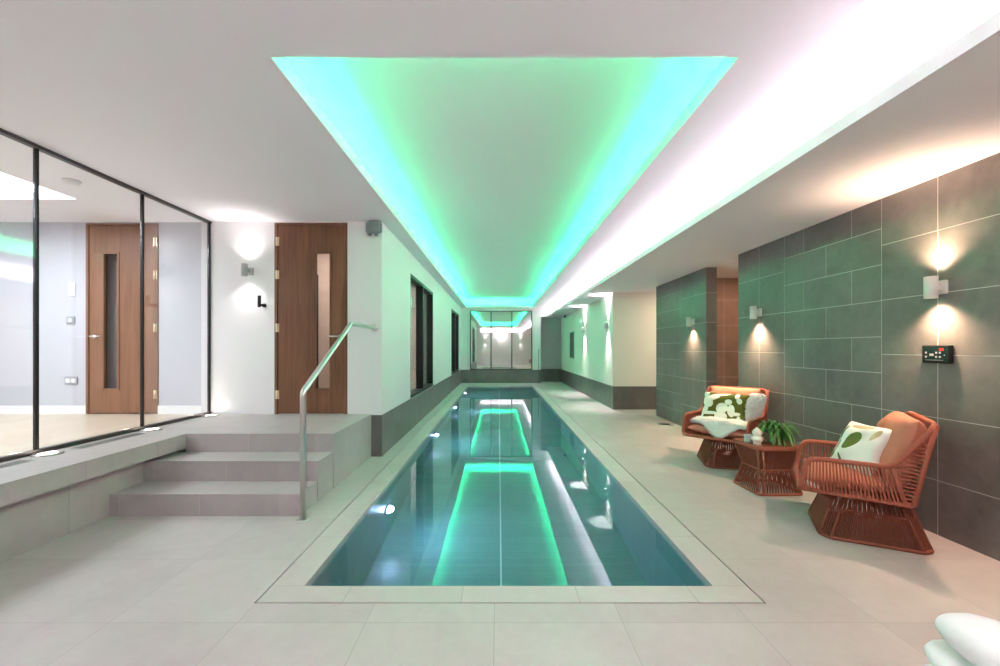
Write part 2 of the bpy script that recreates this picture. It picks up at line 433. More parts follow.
# windows in the left wall
def side_window(n, W, label):
    t = thing('window_%d' % n, label, 'window', (LX, W[0], W[2])); t['kind'] = 'structure'
    L, Hh = W[1] - W[0], W[3] - W[2]
    fr = MB(); d0, d1 = -.13, -.005
    for q in ((0, .05, 0, Hh), (L - .05, L, 0, Hh), (.05, L - .05, Hh - .05, Hh), (.05, L - .05, 0, .05)):
        fr.box(d0, d1, q[0], q[1], q[2], q[3])
    fr.build('window_frame', M['black'], t)
    m = MB(); m.box(d0, d1, L / 2 - .035, L / 2 + .035, .05, Hh - .05); m.build('mullion', M['black'], t)
    for k in (0, 1):
        p = MB(); y0 = .05 + k * (L / 2 - .015); p.box(-.115, -.108, y0, y0 + L / 2 - .085, .05, Hh - .05); p.build('pane', M['glass'], t)
    sl = MB(); sl.bbox(-.25, .006, .0, L, -.012, .0, .003); sl.build('sill', M['greymetal'], t)
side_window(1, W1, 'large black framed window of two panes beside the pool')
side_window(2, W2, 'narrow looking black window next to the mirrored end wall')
# mirrored panels at the far end
t = thing('window_3', 'three tall mirrored panels in a slim dark frame behind the pool', 'mirrored panels', (0, FARY, .48)); t['kind'] = 'structure'
xs = (-1.029, -.265, .486, 1.228)
fr = MB(); w = .035
for x in xs: fr.box(x - (0 if x == xs[0] else w / 2 if x != xs[-1] else w), x + (w if x == xs[0] else w / 2 if x != xs[-1] else 0), -.02, .05, 0, 2.14)
fr.box(xs[0], xs[-1], -.019, .05, 2.105, 2.14); fr.box(xs[0], xs[-1], -.019, .05, 0, .035)
fr.build('frame', M['bronze'], t)
for k in range(3):
    p = MB(); p.box(xs[k] + .01, xs[k + 1] - .01, .012, .03, .02, 2.12); p.build('panel', M['mirror'], t)

# ------------------------------------------------------------------ walnut doors
def door(n, x0, x1, y, z0, z1, flip, label, mat, back=False):
    """flip False: hinges at x0, slot window towards x1"""
    t = thing('door_%d' % n, label, 'door', ((x0 + x1) / 2, y, z0)); t['kind'] = 'structure'
    W = (x1 - x0) / 2; Hh = z1 - z0; s = -1 if flip else 1
    fr = MB()
    for q in ((-W, -W + .03, 0, Hh), (W - .03, W, 0, Hh), (-W + .03, W - .03, Hh - .02, Hh)): fr.box(q[0], q[1], -.006, .13, q[2], q[3])
    fr.build('door_frame', mat, t)
    a0, a1 = W - .03 - .006, .0
    gx0, gx1 = s * .049, s * .222; gx0, gx1 = min(gx0, gx1), max(gx0, gx1)
    gz0, gz1 = .288, Hh - .345
    le = MB(); d0, d1 = .004, .048
    le.box(-a0, gx0, d0, d1, .006, Hh - .025); le.box(gx1, a0, d0, d1, .006, Hh - .025)
    le.box(gx0, gx1, d0, d1, .006, gz0); le.box(gx0, gx1, d0, d1, gz1, Hh - .025)
    le.build('door_leaf', mat, t)
    be = MB(); w = .014
    for q in ((gx0 - w, gx0 + w * .6, gz0 - w, gz1 + w), (gx1 - w * .6, gx1 + w, gz0 - w, gz1 + w)): be.box(q[0], q[1], -.004, .03, q[2], q[3])
    for q in ((gz0 - w, gz0 + w * .6), (gz1 - w * .6, gz1 + w)): be.box(gx0 + w * .6, gx1 - w * .6, -.004, .03, q[0], q[1])
    be.build('glazing_bead', mat, t)
    g = MB(); g.box(gx0, gx1, .022, .028, gz0, gz1); g.build('vision_panel', M['glass_d'], t)
    hx = s * (W - .030 - .055); hz = .90
    h = MB(); h.lathe([(.026, 0), (.026, .008), (.012, .010), (.010, .05)], (hx, .004, hz), 16, Matrix.Rotation(PI / 2, 4, 'X'))
    h.tube(fillet([(hx, -.05, hz), (hx - s * .02, -.052, hz), (hx - s * .125, -.048, hz)], .015), .0095, 10)
    h.build('handle', M['steel'], t)
    for z in (Hh - .215, Hh - .60, 1.0, .225):
        k = MB(); k.tube([(-s * (W - .032), -.008, z - .05), (-s * (W - .032), -.008, z + .05)], .009, 10)
        k.box(-s * (W - .032) - .02, -s * (W - .032) + .02, -.0075, .003, z - .05, z + .05); k.build('hinge', M['brass'], t)
    return t
door(1, DR[0], DR[1], 4.925, .49, DR[3], False, 'walnut door with slim glazed slot on the landing above the steps', M['walnut'])

# ------------------------------------------------------------------ room behind the glass screen
IY = 4.95
d2 = (-4.797, -3.958)
wi = boxes([(-6.6, d2[0], IY, IY + .12, .40, CEIL), (d2[1], GX - .1, IY, IY + .12, .40, CEIL), (d2[0], d2[1], IY, IY + .12, DR[3], CEIL), (-6.7, -6.6, REARY, IY + .12, .40, CEIL),
            (d2[0] - .05, d2[1] + .05, IY + .13, IY + .15, .40, CEIL)], 'wall_back', M['coolwall'])
struct(wi, 'white wall of the room behind the glass screen', 'wall')
sk = boxes([(-6.6, d2[0], IY - .012, IY, .485, .585), (d2[1], GX - .05, IY - .012, IY, .485, .585)], 'baseboard_back', M['whiteplastic']); struct(sk, 'white skirting board in the room behind the glass', 'skirting')
fo = boxes([(-6.6, GX - .1, REARY, IY, .40, .487)], 'floor_wood', M['oak']); struct(fo, 'pale oak floor behind the glass screen', 'floor')
door(2, d2[0], d2[1], IY - .005, .49, DR[3], True, 'walnut door with slim glazed slot seen through the glass screen', M['walnut_b'])
def wall_plate(name, label, cat, px0, px1, py0, py1, y, mats, rockers):
    X0, X1 = (px0 - CX) * y / F, (px1 - CX) * y / F; Z0, Z1 = H + (CY - py1) * y / F, H + (CY - py0) * y / F
    t = thing(name, label, cat, ((X0 + X1) / 2, y, (Z0 + Z1) / 2)); w, h = (X1 - X0) / 2, (Z1 - Z0) / 2
    p = MB(); p.bbox(-w, w, -.012, 0, -h, h, .003); p.build('face_plate', mats[0], t)
    for k in range(rockers):
        c = (k - (rockers - 1) / 2) * w * .85; r = w * (.32 if rockers > 1 else .42)
        q = MB(); q.bbox(c - r, c + r, -.017, -.011, -h * .5, h * .5, .002); q.build('rocker' if rockers == 1 else 'socket_face', mats[1], t)
wall_plate('light_switch', 'satin light switch beside the door behind glass', 'switch', 67, 75.3, 316.6, 324.2, IY, (M['socketplate'], M['whiteplastic']), 1)
wall_plate('double_socket', 'satin double socket low on wall behind glass', 'socket', 65.2, 78.3, 376.6, 384.4, IY, (M['socketplate'], M['whiteplastic']), 2)
wall_plate('control_plate', 'tall blank white plate on the wall behind the glass, above the switch', 'wall plate', 69, 75.8, 283, 296.3, IY, (M['whiteplastic'], M['whiteplastic']), 1)
SKY = (-5.7, -4.15, 1.3, 4.18)
ci = boxes([(-6.7, SKY[0], REARY, IY + .1, CEIL, CEIL + .08), (SKY[1], GX, REARY, IY + .1, CEIL, CEIL + .08), (SKY[0], SKY[1], REARY, SKY[2], CEIL, CEIL + .08), (SKY[0], SKY[1], SKY[3], IY + .1, CEIL, CEIL + .08),
            (SKY[0] - .05, SKY[0], SKY[2], SKY[3], CEIL + .08, CEIL + .36), (SKY[1], SKY[1] + .05, SKY[2], SKY[3], CEIL + .08, CEIL + .36), (SKY[0], SKY[1], SKY[2] - .05, SKY[2], CEIL + .08, CEIL + .36), (SKY[0], SKY[1], SKY[3], SKY[3] + .05, CEIL + .08, CEIL + .36)], 'ceiling_room', M['ceiling'])
struct(ci, 'white ceiling behind the glass screen with skylight shaft', 'ceiling')
sp = boxes([(SKY[0], SKY[1], SKY[2], SKY[3], CEIL + .30, CEIL + .32)], 'window_4', M['sky_panel']); struct(sp, 'bright rectangular skylight in the room behind the glass', 'skylight')
det = MB(); det.lathe([(.03, -.03), (.05, -.028), (.055, -.012), (.062, -.010), (.062, 0)], ((72 - CX) * 3.72 / F, 3.72, CEIL)); tag(det.build('smoke_detector', M['whiteplastic']), 'small round white smoke detector on the ceiling behind glass', 'smoke detector')
# screen itself
t = thing('window_5', 'full height clear glass screen in slim black frame on the ledge', 'glass screen', (GX, 0, .49)); t['kind'] = 'structure'
ys = [4.905 - .0 - .914 * k for k in range(7)]
ys[0] = 4.905; ys = [4.905, 3.985, 3.07, 2.156, 1.242, .328, -.586]
fr = MB(); fr.box(-.022, .022, REARY, 4.92, 0, .03); fr.box(-.022, .022, REARY, 4.92, 2.205, 2.23); fr.build('frame_rail', M['bronze'], t)
for y in ys:
    m = MB(); m.box(-.014, .014, y - .008, y + .008, .03, 2.205); m.build('mullion', M['black'], t)
for y1, y0 in zip(ys, ys[1:] + [REARY]):
    p = MB(); p.box(-.006, .006, y0 + .014, y1 - .014, .03, 2.205); p.build('pane', M['glass'], t)
# ledge lights and grilles
lab = ['lit round uplight on the ledge, nearest the pool steps camera side', 'lit round uplight on the ledge below the middle black upright', 'lit round uplight on the ledge in the corner by the white wall']
lab[0] = 'lit round uplight on the ledge, the largest looking of three'
for i, (x, y) in enumerate(((-3.235, 3.05), (-3.235, 3.965), (-3.245, 4.80))):
    t = thing('ledge_uplight', lab[i], 'uplight', (x, y, .49), 0, 'uplights along the glass ledge')
    a = MB(); a.lathe([(.085, 0), (.085, .008), (.078, .012), (.058, .012), (.055, .006)], n=32); a.build('rim', M['steel'], t)
    a = MB(); a.lathe([(.055, .006), (.03, .009), (0, .010)], n=32); a.build('lens', M['ledge_lamp'], t)
    spot('ledge_beam', (x, y, .52), (0, .0, 1), 2.5, (1, .93, .90), 70, 1, .04)
for i, (y0, y1) in enumerate(((3.2, 3.82), (2.3, 2.9))):
    t = thing('floor_grille', ['slim linear air grille in the ledge between two uplights', 'slim linear air grille in the ledge at the edge of the picture'][i], 'grille', (-3.20, (y0 + y1) / 2, .49), 0, 'air grilles in the ledge')
    L = (y1 - y0) / 2
    a = MB(); a.box(-.05, .05, -L, L, 0, .002); a.build('grille_frame', M['ledge'], t)
    for k in range(4):
        a = MB(); x = -.036 + k * .024; a.box(x - .004, x + .004, -L + .02, L - .02, .002, .0035); a.build('slot', M['slot'], t)

# room behind the walnut door and the side windows
wr = boxes([(-3.3, -1.6, 6.35, 6.45, .40, CEIL), (-3.45, -3.3, 5.05, FARY, .40, CEIL), (-3.3, -1.6, FARY, FARY + .1, .4, CEIL)], 'wall_corridor', M['cream']); struct(wr, 'pale wall of the corridor behind the walnut door', 'wall')
fo = boxes([(-3.3, -1.6, 5.05, FARY, .40, .485)], 'floor_corridor', M['oak']); struct(fo, 'oak floor of the corridor behind the walnut door', 'floor')
ci = boxes([(-3.4, -1.5, 5.05, FARY + .1, CEIL, CEIL + .06)], 'ceiling_corridor', M['ceiling']); struct(ci, 'white ceiling of the corridor behind the walnut door', 'ceiling')
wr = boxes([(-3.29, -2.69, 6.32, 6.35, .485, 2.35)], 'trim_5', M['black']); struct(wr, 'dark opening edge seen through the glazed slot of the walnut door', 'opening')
area('corridor_lamp', (-2.4, 5.7, 2.70), (0, 0, 0), .5, .5, 9, (1, .78, .70))
area('corridor_lamp', (-2.4, 8.6, 2.70), (0, 0, 0), .6, 3.0, 8, (1, .95, .93))
area('corridor_lamp', (-2.4, 13.0, 2.70), (0, 0, 0), 1.2, 5.0, 30, (1, .95, .93))

# ------------------------------------------------------------------ ceilings
CO = (-1.149, 1.213, 2.147, 15.12)
cl = boxes([(GX, CO[0], REARY, 4.93, CEIL, CEIL + .09), (LX - .2, CO[0], 4.93, FARY + .1, CEIL, CEIL + .09), (CO[1], 2.36, REARY, FARY + .1, CEIL, CEIL + .09),
            (CO[0], CO[1], REARY, CO[2], CEIL, CEIL + .09), (CO[0], CO[1], CO[3], FARY + .1, CEIL, CEIL + .09)], 'ceiling', M['ceiling'])
struct(cl, 'smooth white main ceiling with long recessed tray', 'ceiling')
TB = .30; TZ = 3.03
tr = boxes([(CO[0] - TB, CO[1] + TB, CO[2] - TB, CO[3] + TB, TZ, TZ + .05), (CO[0] - TB - .04, CO[0] - TB, CO[2] - TB, CO[3] + TB, CEIL + .09, TZ), (CO[1] + TB, CO[1] + TB + .04, CO[2] - TB, CO[3] + TB, CEIL + .09, TZ),
            (CO[0] - TB, CO[1] + TB, CO[2] - TB - .04, CO[2] - TB, CEIL + .09, TZ), (CO[0] - TB, CO[1] + TB, CO[3] + TB, CO[3] + TB + .04, CEIL + .09, TZ)], 'ceiling_tray', M['ceiling'])
struct(tr, 'raised white ceiling panel washed green inside the tray', 'ceiling tray')
GREEN = (.02, 1, .36)
GZ = CEIL + .10; off = .075; tilt = .60
LY = CO[3] - CO[2]; LXX = CO[1] - CO[0]; MYc = (CO[2] + CO[3]) / 2; MXc = (CO[0] + CO[1]) / 2
GP = 5.2
for (x, s) in ((CO[0] - off, 1), (CO[1] + off, -1)):
    area('green_strip', (x, MYc, GZ), (PI, s * -tilt, 0), .03, LY + .1, GP * LY, GREEN)
for (y, s) in ((CO[2] - off, 1), (CO[3] + off, -1)):
    area('green_strip', (MXc, y, GZ), (PI + s * tilt, 0, 0), LXX + .1, .03, GP * LXX, GREEN)
sf = boxes([(1.81, 5.0, REARY - .1, 16.2, SOFF, SOFF + .068), (-1.39, 1.81, REARY - .1, -.20, SOFF, SOFF + .068), (2.30, 2.36, -.20, FARY + .1, SOFF + .068, CEIL), (-1.39, -1.30, -.70, -.20, SOFF + .068, CEIL), (-1.3, 2.30, -.72, -.66, SOFF + .068, CEIL)], 'ceiling_soffit', M['ceiling'])
struct(sf, 'lowered white soffit with bright cove over the seating side', 'soffit')
WC = (1, .84, .91); WP = 9.4
area('white_strip', (1.93, (FARY - .3) / 2, SOFF + .085), (PI, .60, 0), .03, FARY - .2, WP * FARY, WC)
area('white_strip', (.25, -.32, SOFF + .085), (PI - .25, 0, 0), 3.0, .03, WP * 3.0, WC)

# ------------------------------------------------------------------ tiled walls on the seating side
BIG = [(0, .366), (.366, .785), (.785, 1.205), (1.205, 1.62), (1.62, 2.04), (2.04, 2.40)]
SMALL = [(0, .232), (.232, .509), (.509, .786), (.786, 1.063), (1.063, 1.34), (1.34, 1.617), (1.617, 1.894), (1.894, 2.171), (2.171, 2.40)]
G = .0024
def tiles_x(b, x0, x1, y0, y1, rows, joints):
    """tiles on a wall facing -X; joints = function(row) -> y joints"""
    for r, (z0, z1) in enumerate(rows):
        ys = [y0] + [j for j in joints(r) if y0 + .01 < j < y1 - .01] + [y1]
        for a, c in zip(ys, ys[1:]): b.box(x0, x1, a + G, c - G, z0 + G, z1 - (G if z1 < 2.39 else 0))
def run(y0, y1, parity0):
    def f(r):
        p = (r + parity0) % 2
        u = (y1 - y0) / 4
        return [y0 + u * k for k in range(1, 4) if k % 2 == p]
    return f
b = MB(); b.box(RX + .0008, RX + .155, REARY, 5.208, 0, SOFF)
b.cur = 1
nil = lambda r: []
for (y0, y1) in ((4.79, 5.21), (4.37, 4.79), (2.844, 3.261), (2.427, 2.844), (.90, 1.317), (.483, .90)): tiles_x(b, RX, RX + .01, y0, y1, BIG, nil)
for (y0, y1) in ((3.261, 4.37), (1.317, 2.427), (-.626, .483), (REARY, -.626)): tiles_x(b, RX, RX + .01, y0, y1, SMALL, run(y0, y1, 1))
for r, (z0, z1) in enumerate(BIG): b.box(RX + .002, RX + .153, 5.205, 5.212, z0 + G, z1 - (G if z1 < 2.39 else 0))
wr = b.build('wall_right', [M['grout'], M['tile']]); struct(wr, 'long dark grey tiled wall behind the terracotta chairs', 'wall')
b = MB(); b.box(RX + .0008, RX + .15, 6.0165, 7.916, 0, SOFF); b.cur = 1
for (y0, y1) in ((6.016, 6.42), (6.42, 6.84)): tiles_x(b, RX, RX + .01, y0, y1, BIG, nil)
tiles_x(b, RX, RX + .01, 6.84, 7.92, SMALL, run(6.84, 7.92, 0))
for r, (z0, z1) in enumerate(BIG):
    b.box(RX + .002, RX + .152, 6.016, 6.03, z0 + G, z1 - (G if z1 < 2.39 else 0)); b.box(RX + .002, RX + .152, 7.91, 7.92, z0 + G, z1 - (G if z1 < 2.39 else 0))
    b.box(RX + .145, RX + .154, 6.02, 7.915, z0 + G, z1 - (G if z1 < 2.39 else 0))
wr = b.build('wall_partition', [M['grout'], M['tile']]); struct(wr, 'free standing dark tiled partition beyond the passage opening', 'wall')
b = MB(); b.box(RX + .155, 4.75, 6.9308, 7.05, 0, SOFF); b.cur = 1
for r, (z0, z1) in enumerate(BIG):
    xs_ = [RX + .155, 3.26, 3.68, 4.10, 4.52, 4.75]
    for a, c in zip(xs_, xs_[1:]): b.box(a + G, c - G, 6.93, 6.94, z0 + G, z1 - (G if z1 < 2.39 else 0))
wr = b.build('wall_passage', [M['grout'], M['warmtile']]); struct(wr, 'brown tiled wall at the back of the warm lit passage', 'wall')
wr = boxes([(4.75, 4.85, 5.0, 8.75, 0, SOFF), (RX + .155, 4.75, 4.95, 5.05, 0, SOFF)], 'wall_passage_end', M['cream']); struct(wr, 'cream end wall of the passage', 'wall')
area('passage_lamp', (3.75, 6.0, 2.39), (0, 0, 0), .3, .3, 9, (1, .60, .40))
area('passage_lamp', (3.85, 7.9, 2.39), (0, 0, 0), .3, .3, 15, (1, .76, .58))
wb = boxes([(BX, BX + .2, 8.71, 16.0, .475, SOFF), (BX + .2, 4.85, 8.71, 8.9, .475, SOFF)], 'wall_block', M['cream']); struct(wb, 'white wall with two slim up and down lights opposite the side windows', 'wall')
sk = boxes([(BX - .004, BX + .2, 8.706, 16.0, 0, .475), (BX + .2, 4.85, 8.706, 8.9, 0, .475)], 'baseboard_block', M['skirt']); struct(sk, 'dark tiled skirting around the white block wall', 'skirting')
wz = boxes([(GX - .1, 3.1, REARY - .12, REARY, .0, CEIL), (-6.7, GX - .1, REARY - .12, REARY, .4, CEIL)], 'wall_rear', M['wall']); struct(wz, 'white wall behind the viewpoint facing the pool', 'wall')

# ------------------------------------------------------------------ wall lights
def sconce(name, pos, nrm, label, mat, color, up, down, r=.04, h=.145, d=.07, size=85, lens='lamp_white', group='up and down wall lights'):
    n = Vector(nrm); rz = math.atan2(n.y, n.x)
    t = thing(name, label, 'wall light', pos, rz, group)
    m = MB(); m.bbox(0, .018, -.045, .045, -.045, .045, .004); m.box(.018, d, -.018, .018, -.022, .022); m.build('bracket', mat, t)
    c = MB(); c.lathe([(r - .005, -h / 2 + .01), (r - .005, -h / 2), (r, -h / 2 + .001), (r, h / 2 - .001), (r - .005, h / 2), (r - .005, h / 2 - .01)], (d, 0, 0), 28); c.build('lamp_body', mat, t)
    for s, e in ((1, up), (-1, down)):
        if e <= 0: continue
        q = MB(); q.lathe([(r - .006, s * (h / 2 - .009)), (0, s * (h / 2 - .009))], (d, 0, 0), 20); q.build('lens', M[lens], t)
        l = spot('sconce_beam', Vector(pos) + n * d + Vector((0, 0, s * (h / 2 + .002))), (-n.x * .0, -n.y * .0, s), e, color, size, 1.0, .028)
WW, NW = (1, .66, .46), (1, .92, .93)
sconce('wall_sconce', (-2.875, 4.92, 2.14), (0, -1, 0), 'grey cylinder wall light beside the walnut door on white wall', M['greymetal'], NW, 7, 7, .034, .14, .11, 125)
sconce('wall_sconce', (RX, 2.818, 1.655), (-1, 0, 0), 'white cylinder wall light above the black control panel', M['whitemetal'], WW, 36, 42, .036, .145, .072, 125, 'lamp_warm')
sconce('wall_sconce', (RX, .90, 1.655), (-1, 0, 0), 'white cylinder wall light on the tiled wall beside the folded towels', M['whitemetal'], WW, 60, 75, .036, .145, .072, 125, 'lamp_warm')
sconce('wall_sconce', (RX, 4.78, 1.655), (-1, 0, 0), 'white cylinder wall light above the chair with sheepskin', M['whitemetal'], WW, 0, 70, .036, .145, .072, 115, 'lamp_warm')
sconce('wall_sconce', (RX, 6.40, 1.655), (-1, 0, 0), 'small white cylinder wall light on the dark tiled partition', M['whitemetal'], WW, 0, 48, .036, .145, .072, 115, 'lamp_warm')
sconce('wall_sconce', (BX, 9.08, 1.75), (-1, 0, 0), 'white wall light near the outer corner of the white block wall', M['whitemetal'], NW, 90, 90, .036, .145, .06, 75)
sconce('wall_sconce', (BX, 11.53, 1.75), (-1, 0, 0), 'white wall light deeper along the block wall, near the dark panel', M['whitemetal'], NW, 90, 90, .036, .145, .06, 75)
sconce('wall_sconce', (-1.0, REARY, 1.80), (0, 1, 0), 'wall light reflected in the first mirrored panel', M['whitemetal'], NW, 20, 20, .042, .145, .085, 80)
sconce('wall_sconce', (1.67, REARY, 1.80), (0, 1, 0), 'wall light reflected in the third mirrored panel', M['whitemetal'], NW, 20, 20, .042, .145, .085, 80)
t = thing('globe_wall_lamp', 'round white globe lamp reflected in the mirrored panels', 'wall lamp', (.22, REARY, 2.2))
a = MB(); a.lathe([(.0, -.17), (.09, -.145), (.15, -.08), (.17, 0), (.15, .08), (.09, .145), (0, .17)], (0, .20, 0), 24); a.build('globe', M['globe'], t)
a = MB(); a.lathe([(.06, 0), (.06, .03), (.03, .04)], (0, 0, 0), 20, Matrix.Rotation(-PI / 2, 4, 'X')); a.build('base', M['greymetal'], t)

# small wall fixtures
t = thing('pool_controller', 'black pool control box with red display on the tiled wall', 'controller', (RX, 2.83, 1.212))
a = MB(); a.bbox(-.035, 0, -.088, .088, -.060, .060, .004); a.build('housing', M['black'], t)
a = MB(); a.box(-.0365, -.034, -.078, .074, -.050, .050); a.build('fascia', M['screen'], t)
a = MB(); a.box(-.038, -.036, -.058, -.032, .024, .040); a.build('red_display', M['red_led'], t)['label'] = 'red lit number display'
for (y, z, w, h) in ((.055, .010, .006, .006), (.055, -.018, .006, .006), (.018, -.004, .013, .007), (-.012, .010, .006, .006), (-.012, -.018, .006, .006), (-.036, .010, .006, .006), (-.036, -.018, .006, .006), (-.064, -.006, .003, .003)):
    a = MB(); a.bbox(-.0395, -.036, y - w, y + w, z - h, z + h, .0012); a.build('button', M['marks'], t)
a = MB(); a.box(-.0385, -.036, -.056, .062, -.040, -.038); a.build('marking_line', M['marks'], t)
px = lambda x, y, Y: ((x - CX) * Y / F, Y, H + (CY - y) * Y / F)
p = px(264.5, 305.5, 4.92)
t = thing('wall_hook', 'small black hook fixed below the grey wall light', 'hook', p)
a = MB(); a.bbox(-.022, .022, -.014, 0, -.022, .022, .004); a.tube([(0, -.012, 0), (0, -.10, 0)], .012, 12); a.build('mount', M['black'], t)
a = MB(); a.bbox(-.018, .018, -.118, -.098, -.03, .105, .005); a.build('hook_plate', M['black'], t)
p = px(374.6, 229.5, 4.92)
t = thing('sensor_box', 'grey plastic sensor box under the ceiling at the wall corner', 'sensor', p)
a = MB(); a.bbox(-.078, .078, -.09, -.015, -.055, .062, .008); a.bbox(.078, .10, -.07, -.03, -.045, .055, .006); a.build('housing', M['greyplastic'], t)
a = MB(); a.bbox(-.05, .07, -.07, 0, .062, .078, .004); a.build('mounting_bracket', M['greyplastic'], t)
for x in (-.045, .035):
    a = MB(); a.lathe([(.022, -.085), (.022, -.06), (.017, -.055)], (x, -.05, 0), 14); a.build('cable_gland', M['greyplastic'], t)
t = thing('wall_grille', 'tall dark recessed panel on the block wall beyond both lights', 'wall panel', (BX, 13.55, 1.36))
a = MB(); 
for q in ((-.40, .40, .395, .43), (-.40, .40, -.43, -.395), (-.40, -.37, -.395, .395), (.37, .40, -.395, .395)): a.box(-.012, .01, *q)
a.build('frame', M['greymetal'], t)
a = MB(); a.box(-.004, .01, -.37, .37, -.395, .395); a.build('panel', M['bronze'], t)
t = thing('security_camera', 'tiny black camera under the soffit by the alcove', 'camera', (2.30, 14.6, SOFF))
a = MB(); a.lathe([(.03, -.02), (.035, 0)], n=16); a.build('mount', M['black'], t)
a = MB(); a.tube([(0, 0, -.02), (0, -.01, -.045)], .01, 8); a.tube([(0, .06, -.05), (-.04, -.10, -.07)], .03, 12); a.build('camera_body', M['black'], t)
t = thing('slim_pole', 'thin upright metal pole against the end wall beside the pool', 'pole', (1.445, FARY - .05, 0))
a = MB(); a.tube([(0, 0, .01), (0, 0, 1.22)], .009, 8); a.build('shaft', M['bronze'], t)
a = MB(); a.lathe([(.03, 0), (.03, .008), (.012, .014)], n=16); a.build('foot', M['bronze'], t)
t = thing('floor_uplight', 'round unlit floor light set in the deck by the tiled partition', 'floor light', (2.745, 6.99, 0))
a = MB(); a.lathe([(.13, -.01), (.13, .004), (.115, .008), (.085, .006), (.082, .002)], n=36); a.build('rim', M['steel'], t)
a = MB(); a.lathe([(.082, .002), (.04, .004), (0, .005)], n=36); a.build('lens', M['bronze'], t)

# ------------------------------------------------------------------ handrail
t = thing('handrail', 'brushed steel handrail rising from the deck beside the steps', 'handrail', (-1.42, 3.09, 0))
rl = fillet([(0, 0, .01), (0, 0, .935), (0, 1.0, 1.49), (-.01, 1.82, 1.49)], [0, .03, .03, 0], n=5)
a = MB(); a.tube(rl, .0215, 16); a.build('rail', M['steel'], t)
a = MB(); a.lathe([(.048, 0), (.048, .006), (.044, .010), (.024, .012)], n=24); a.build('base_flange', M['steel'], t)
a = MB(); a.lathe([(.045, 0), (.045, .006), (.041, .012), (.024, .018)], (-.01, 1.83, 1.49), 24, Matrix.Rotation(PI / 2, 4, 'X')); a.build('wall_flange', M['steel'], t)

# ------------------------------------------------------------------ chairs
def cushion(b, W, D, T, T2=.9, pinch=.04, n=18, seed=0, wr=.006, M4=None, corner=.12):
    """stuffed cushion: W x D outline, thickness T, in local xy with z the thickness; fills b and its UVs"""
    rnd = random.Random(seed); ph = [rnd.uniform(0, 6) for _ in range(6)]
    def P(u, v, s):
        e = (1 - abs(u) ** 3.0) * (1 - abs(v) ** 3.0)
        x = W / 2 * u * (1 - pinch * (1 - v * v) * abs(u) ** 2); y = D / 2 * v * (1 - pinch * (1 - u * u) * abs(v) ** 2)
        # round the corners a little
        k = max(0, abs(u) + abs(v) - 1.7) * corner
        x -= math.copysign(k * W / 2, u); y -= math.copysign(k * D / 2, v)
        z = s * T / 2 * max(e, 0) ** .45
        wv = wr * (math.sin(5 * u + ph[0] + 2 * v) + math.sin(7 * v + ph[1] - 3 * u) + .6 * math.sin(11 * (u * v) + ph[2])) * max(e, 0) ** .5
        return Vector((x, y, z + wv))
    for s in (1, -1):
        o = len(b.v); vs = []; fs = []
        for i in range(n + 1):
            for j in range(n + 1):
                u, v = math.sin((2 * i / n - 1) * PI / 2), math.sin((2 * j / n - 1) * PI / 2)
                p = P(u, v, s); p = M4 @ p if M4 else p
                b.uv[o + i * (n + 1) + j] = ((u + 1) / 2, (v + 1) / 2); vs.append(p)
        for i in range(n):
            for j in range(n):
                q = (i * (n + 1) + j, (i + 1) * (n + 1) + j, (i + 1) * (n + 1) + j + 1, i * (n + 1) + j + 1)
                fs.append(q if s > 0 else q[::-1])
        b.add(vs, fs, True)

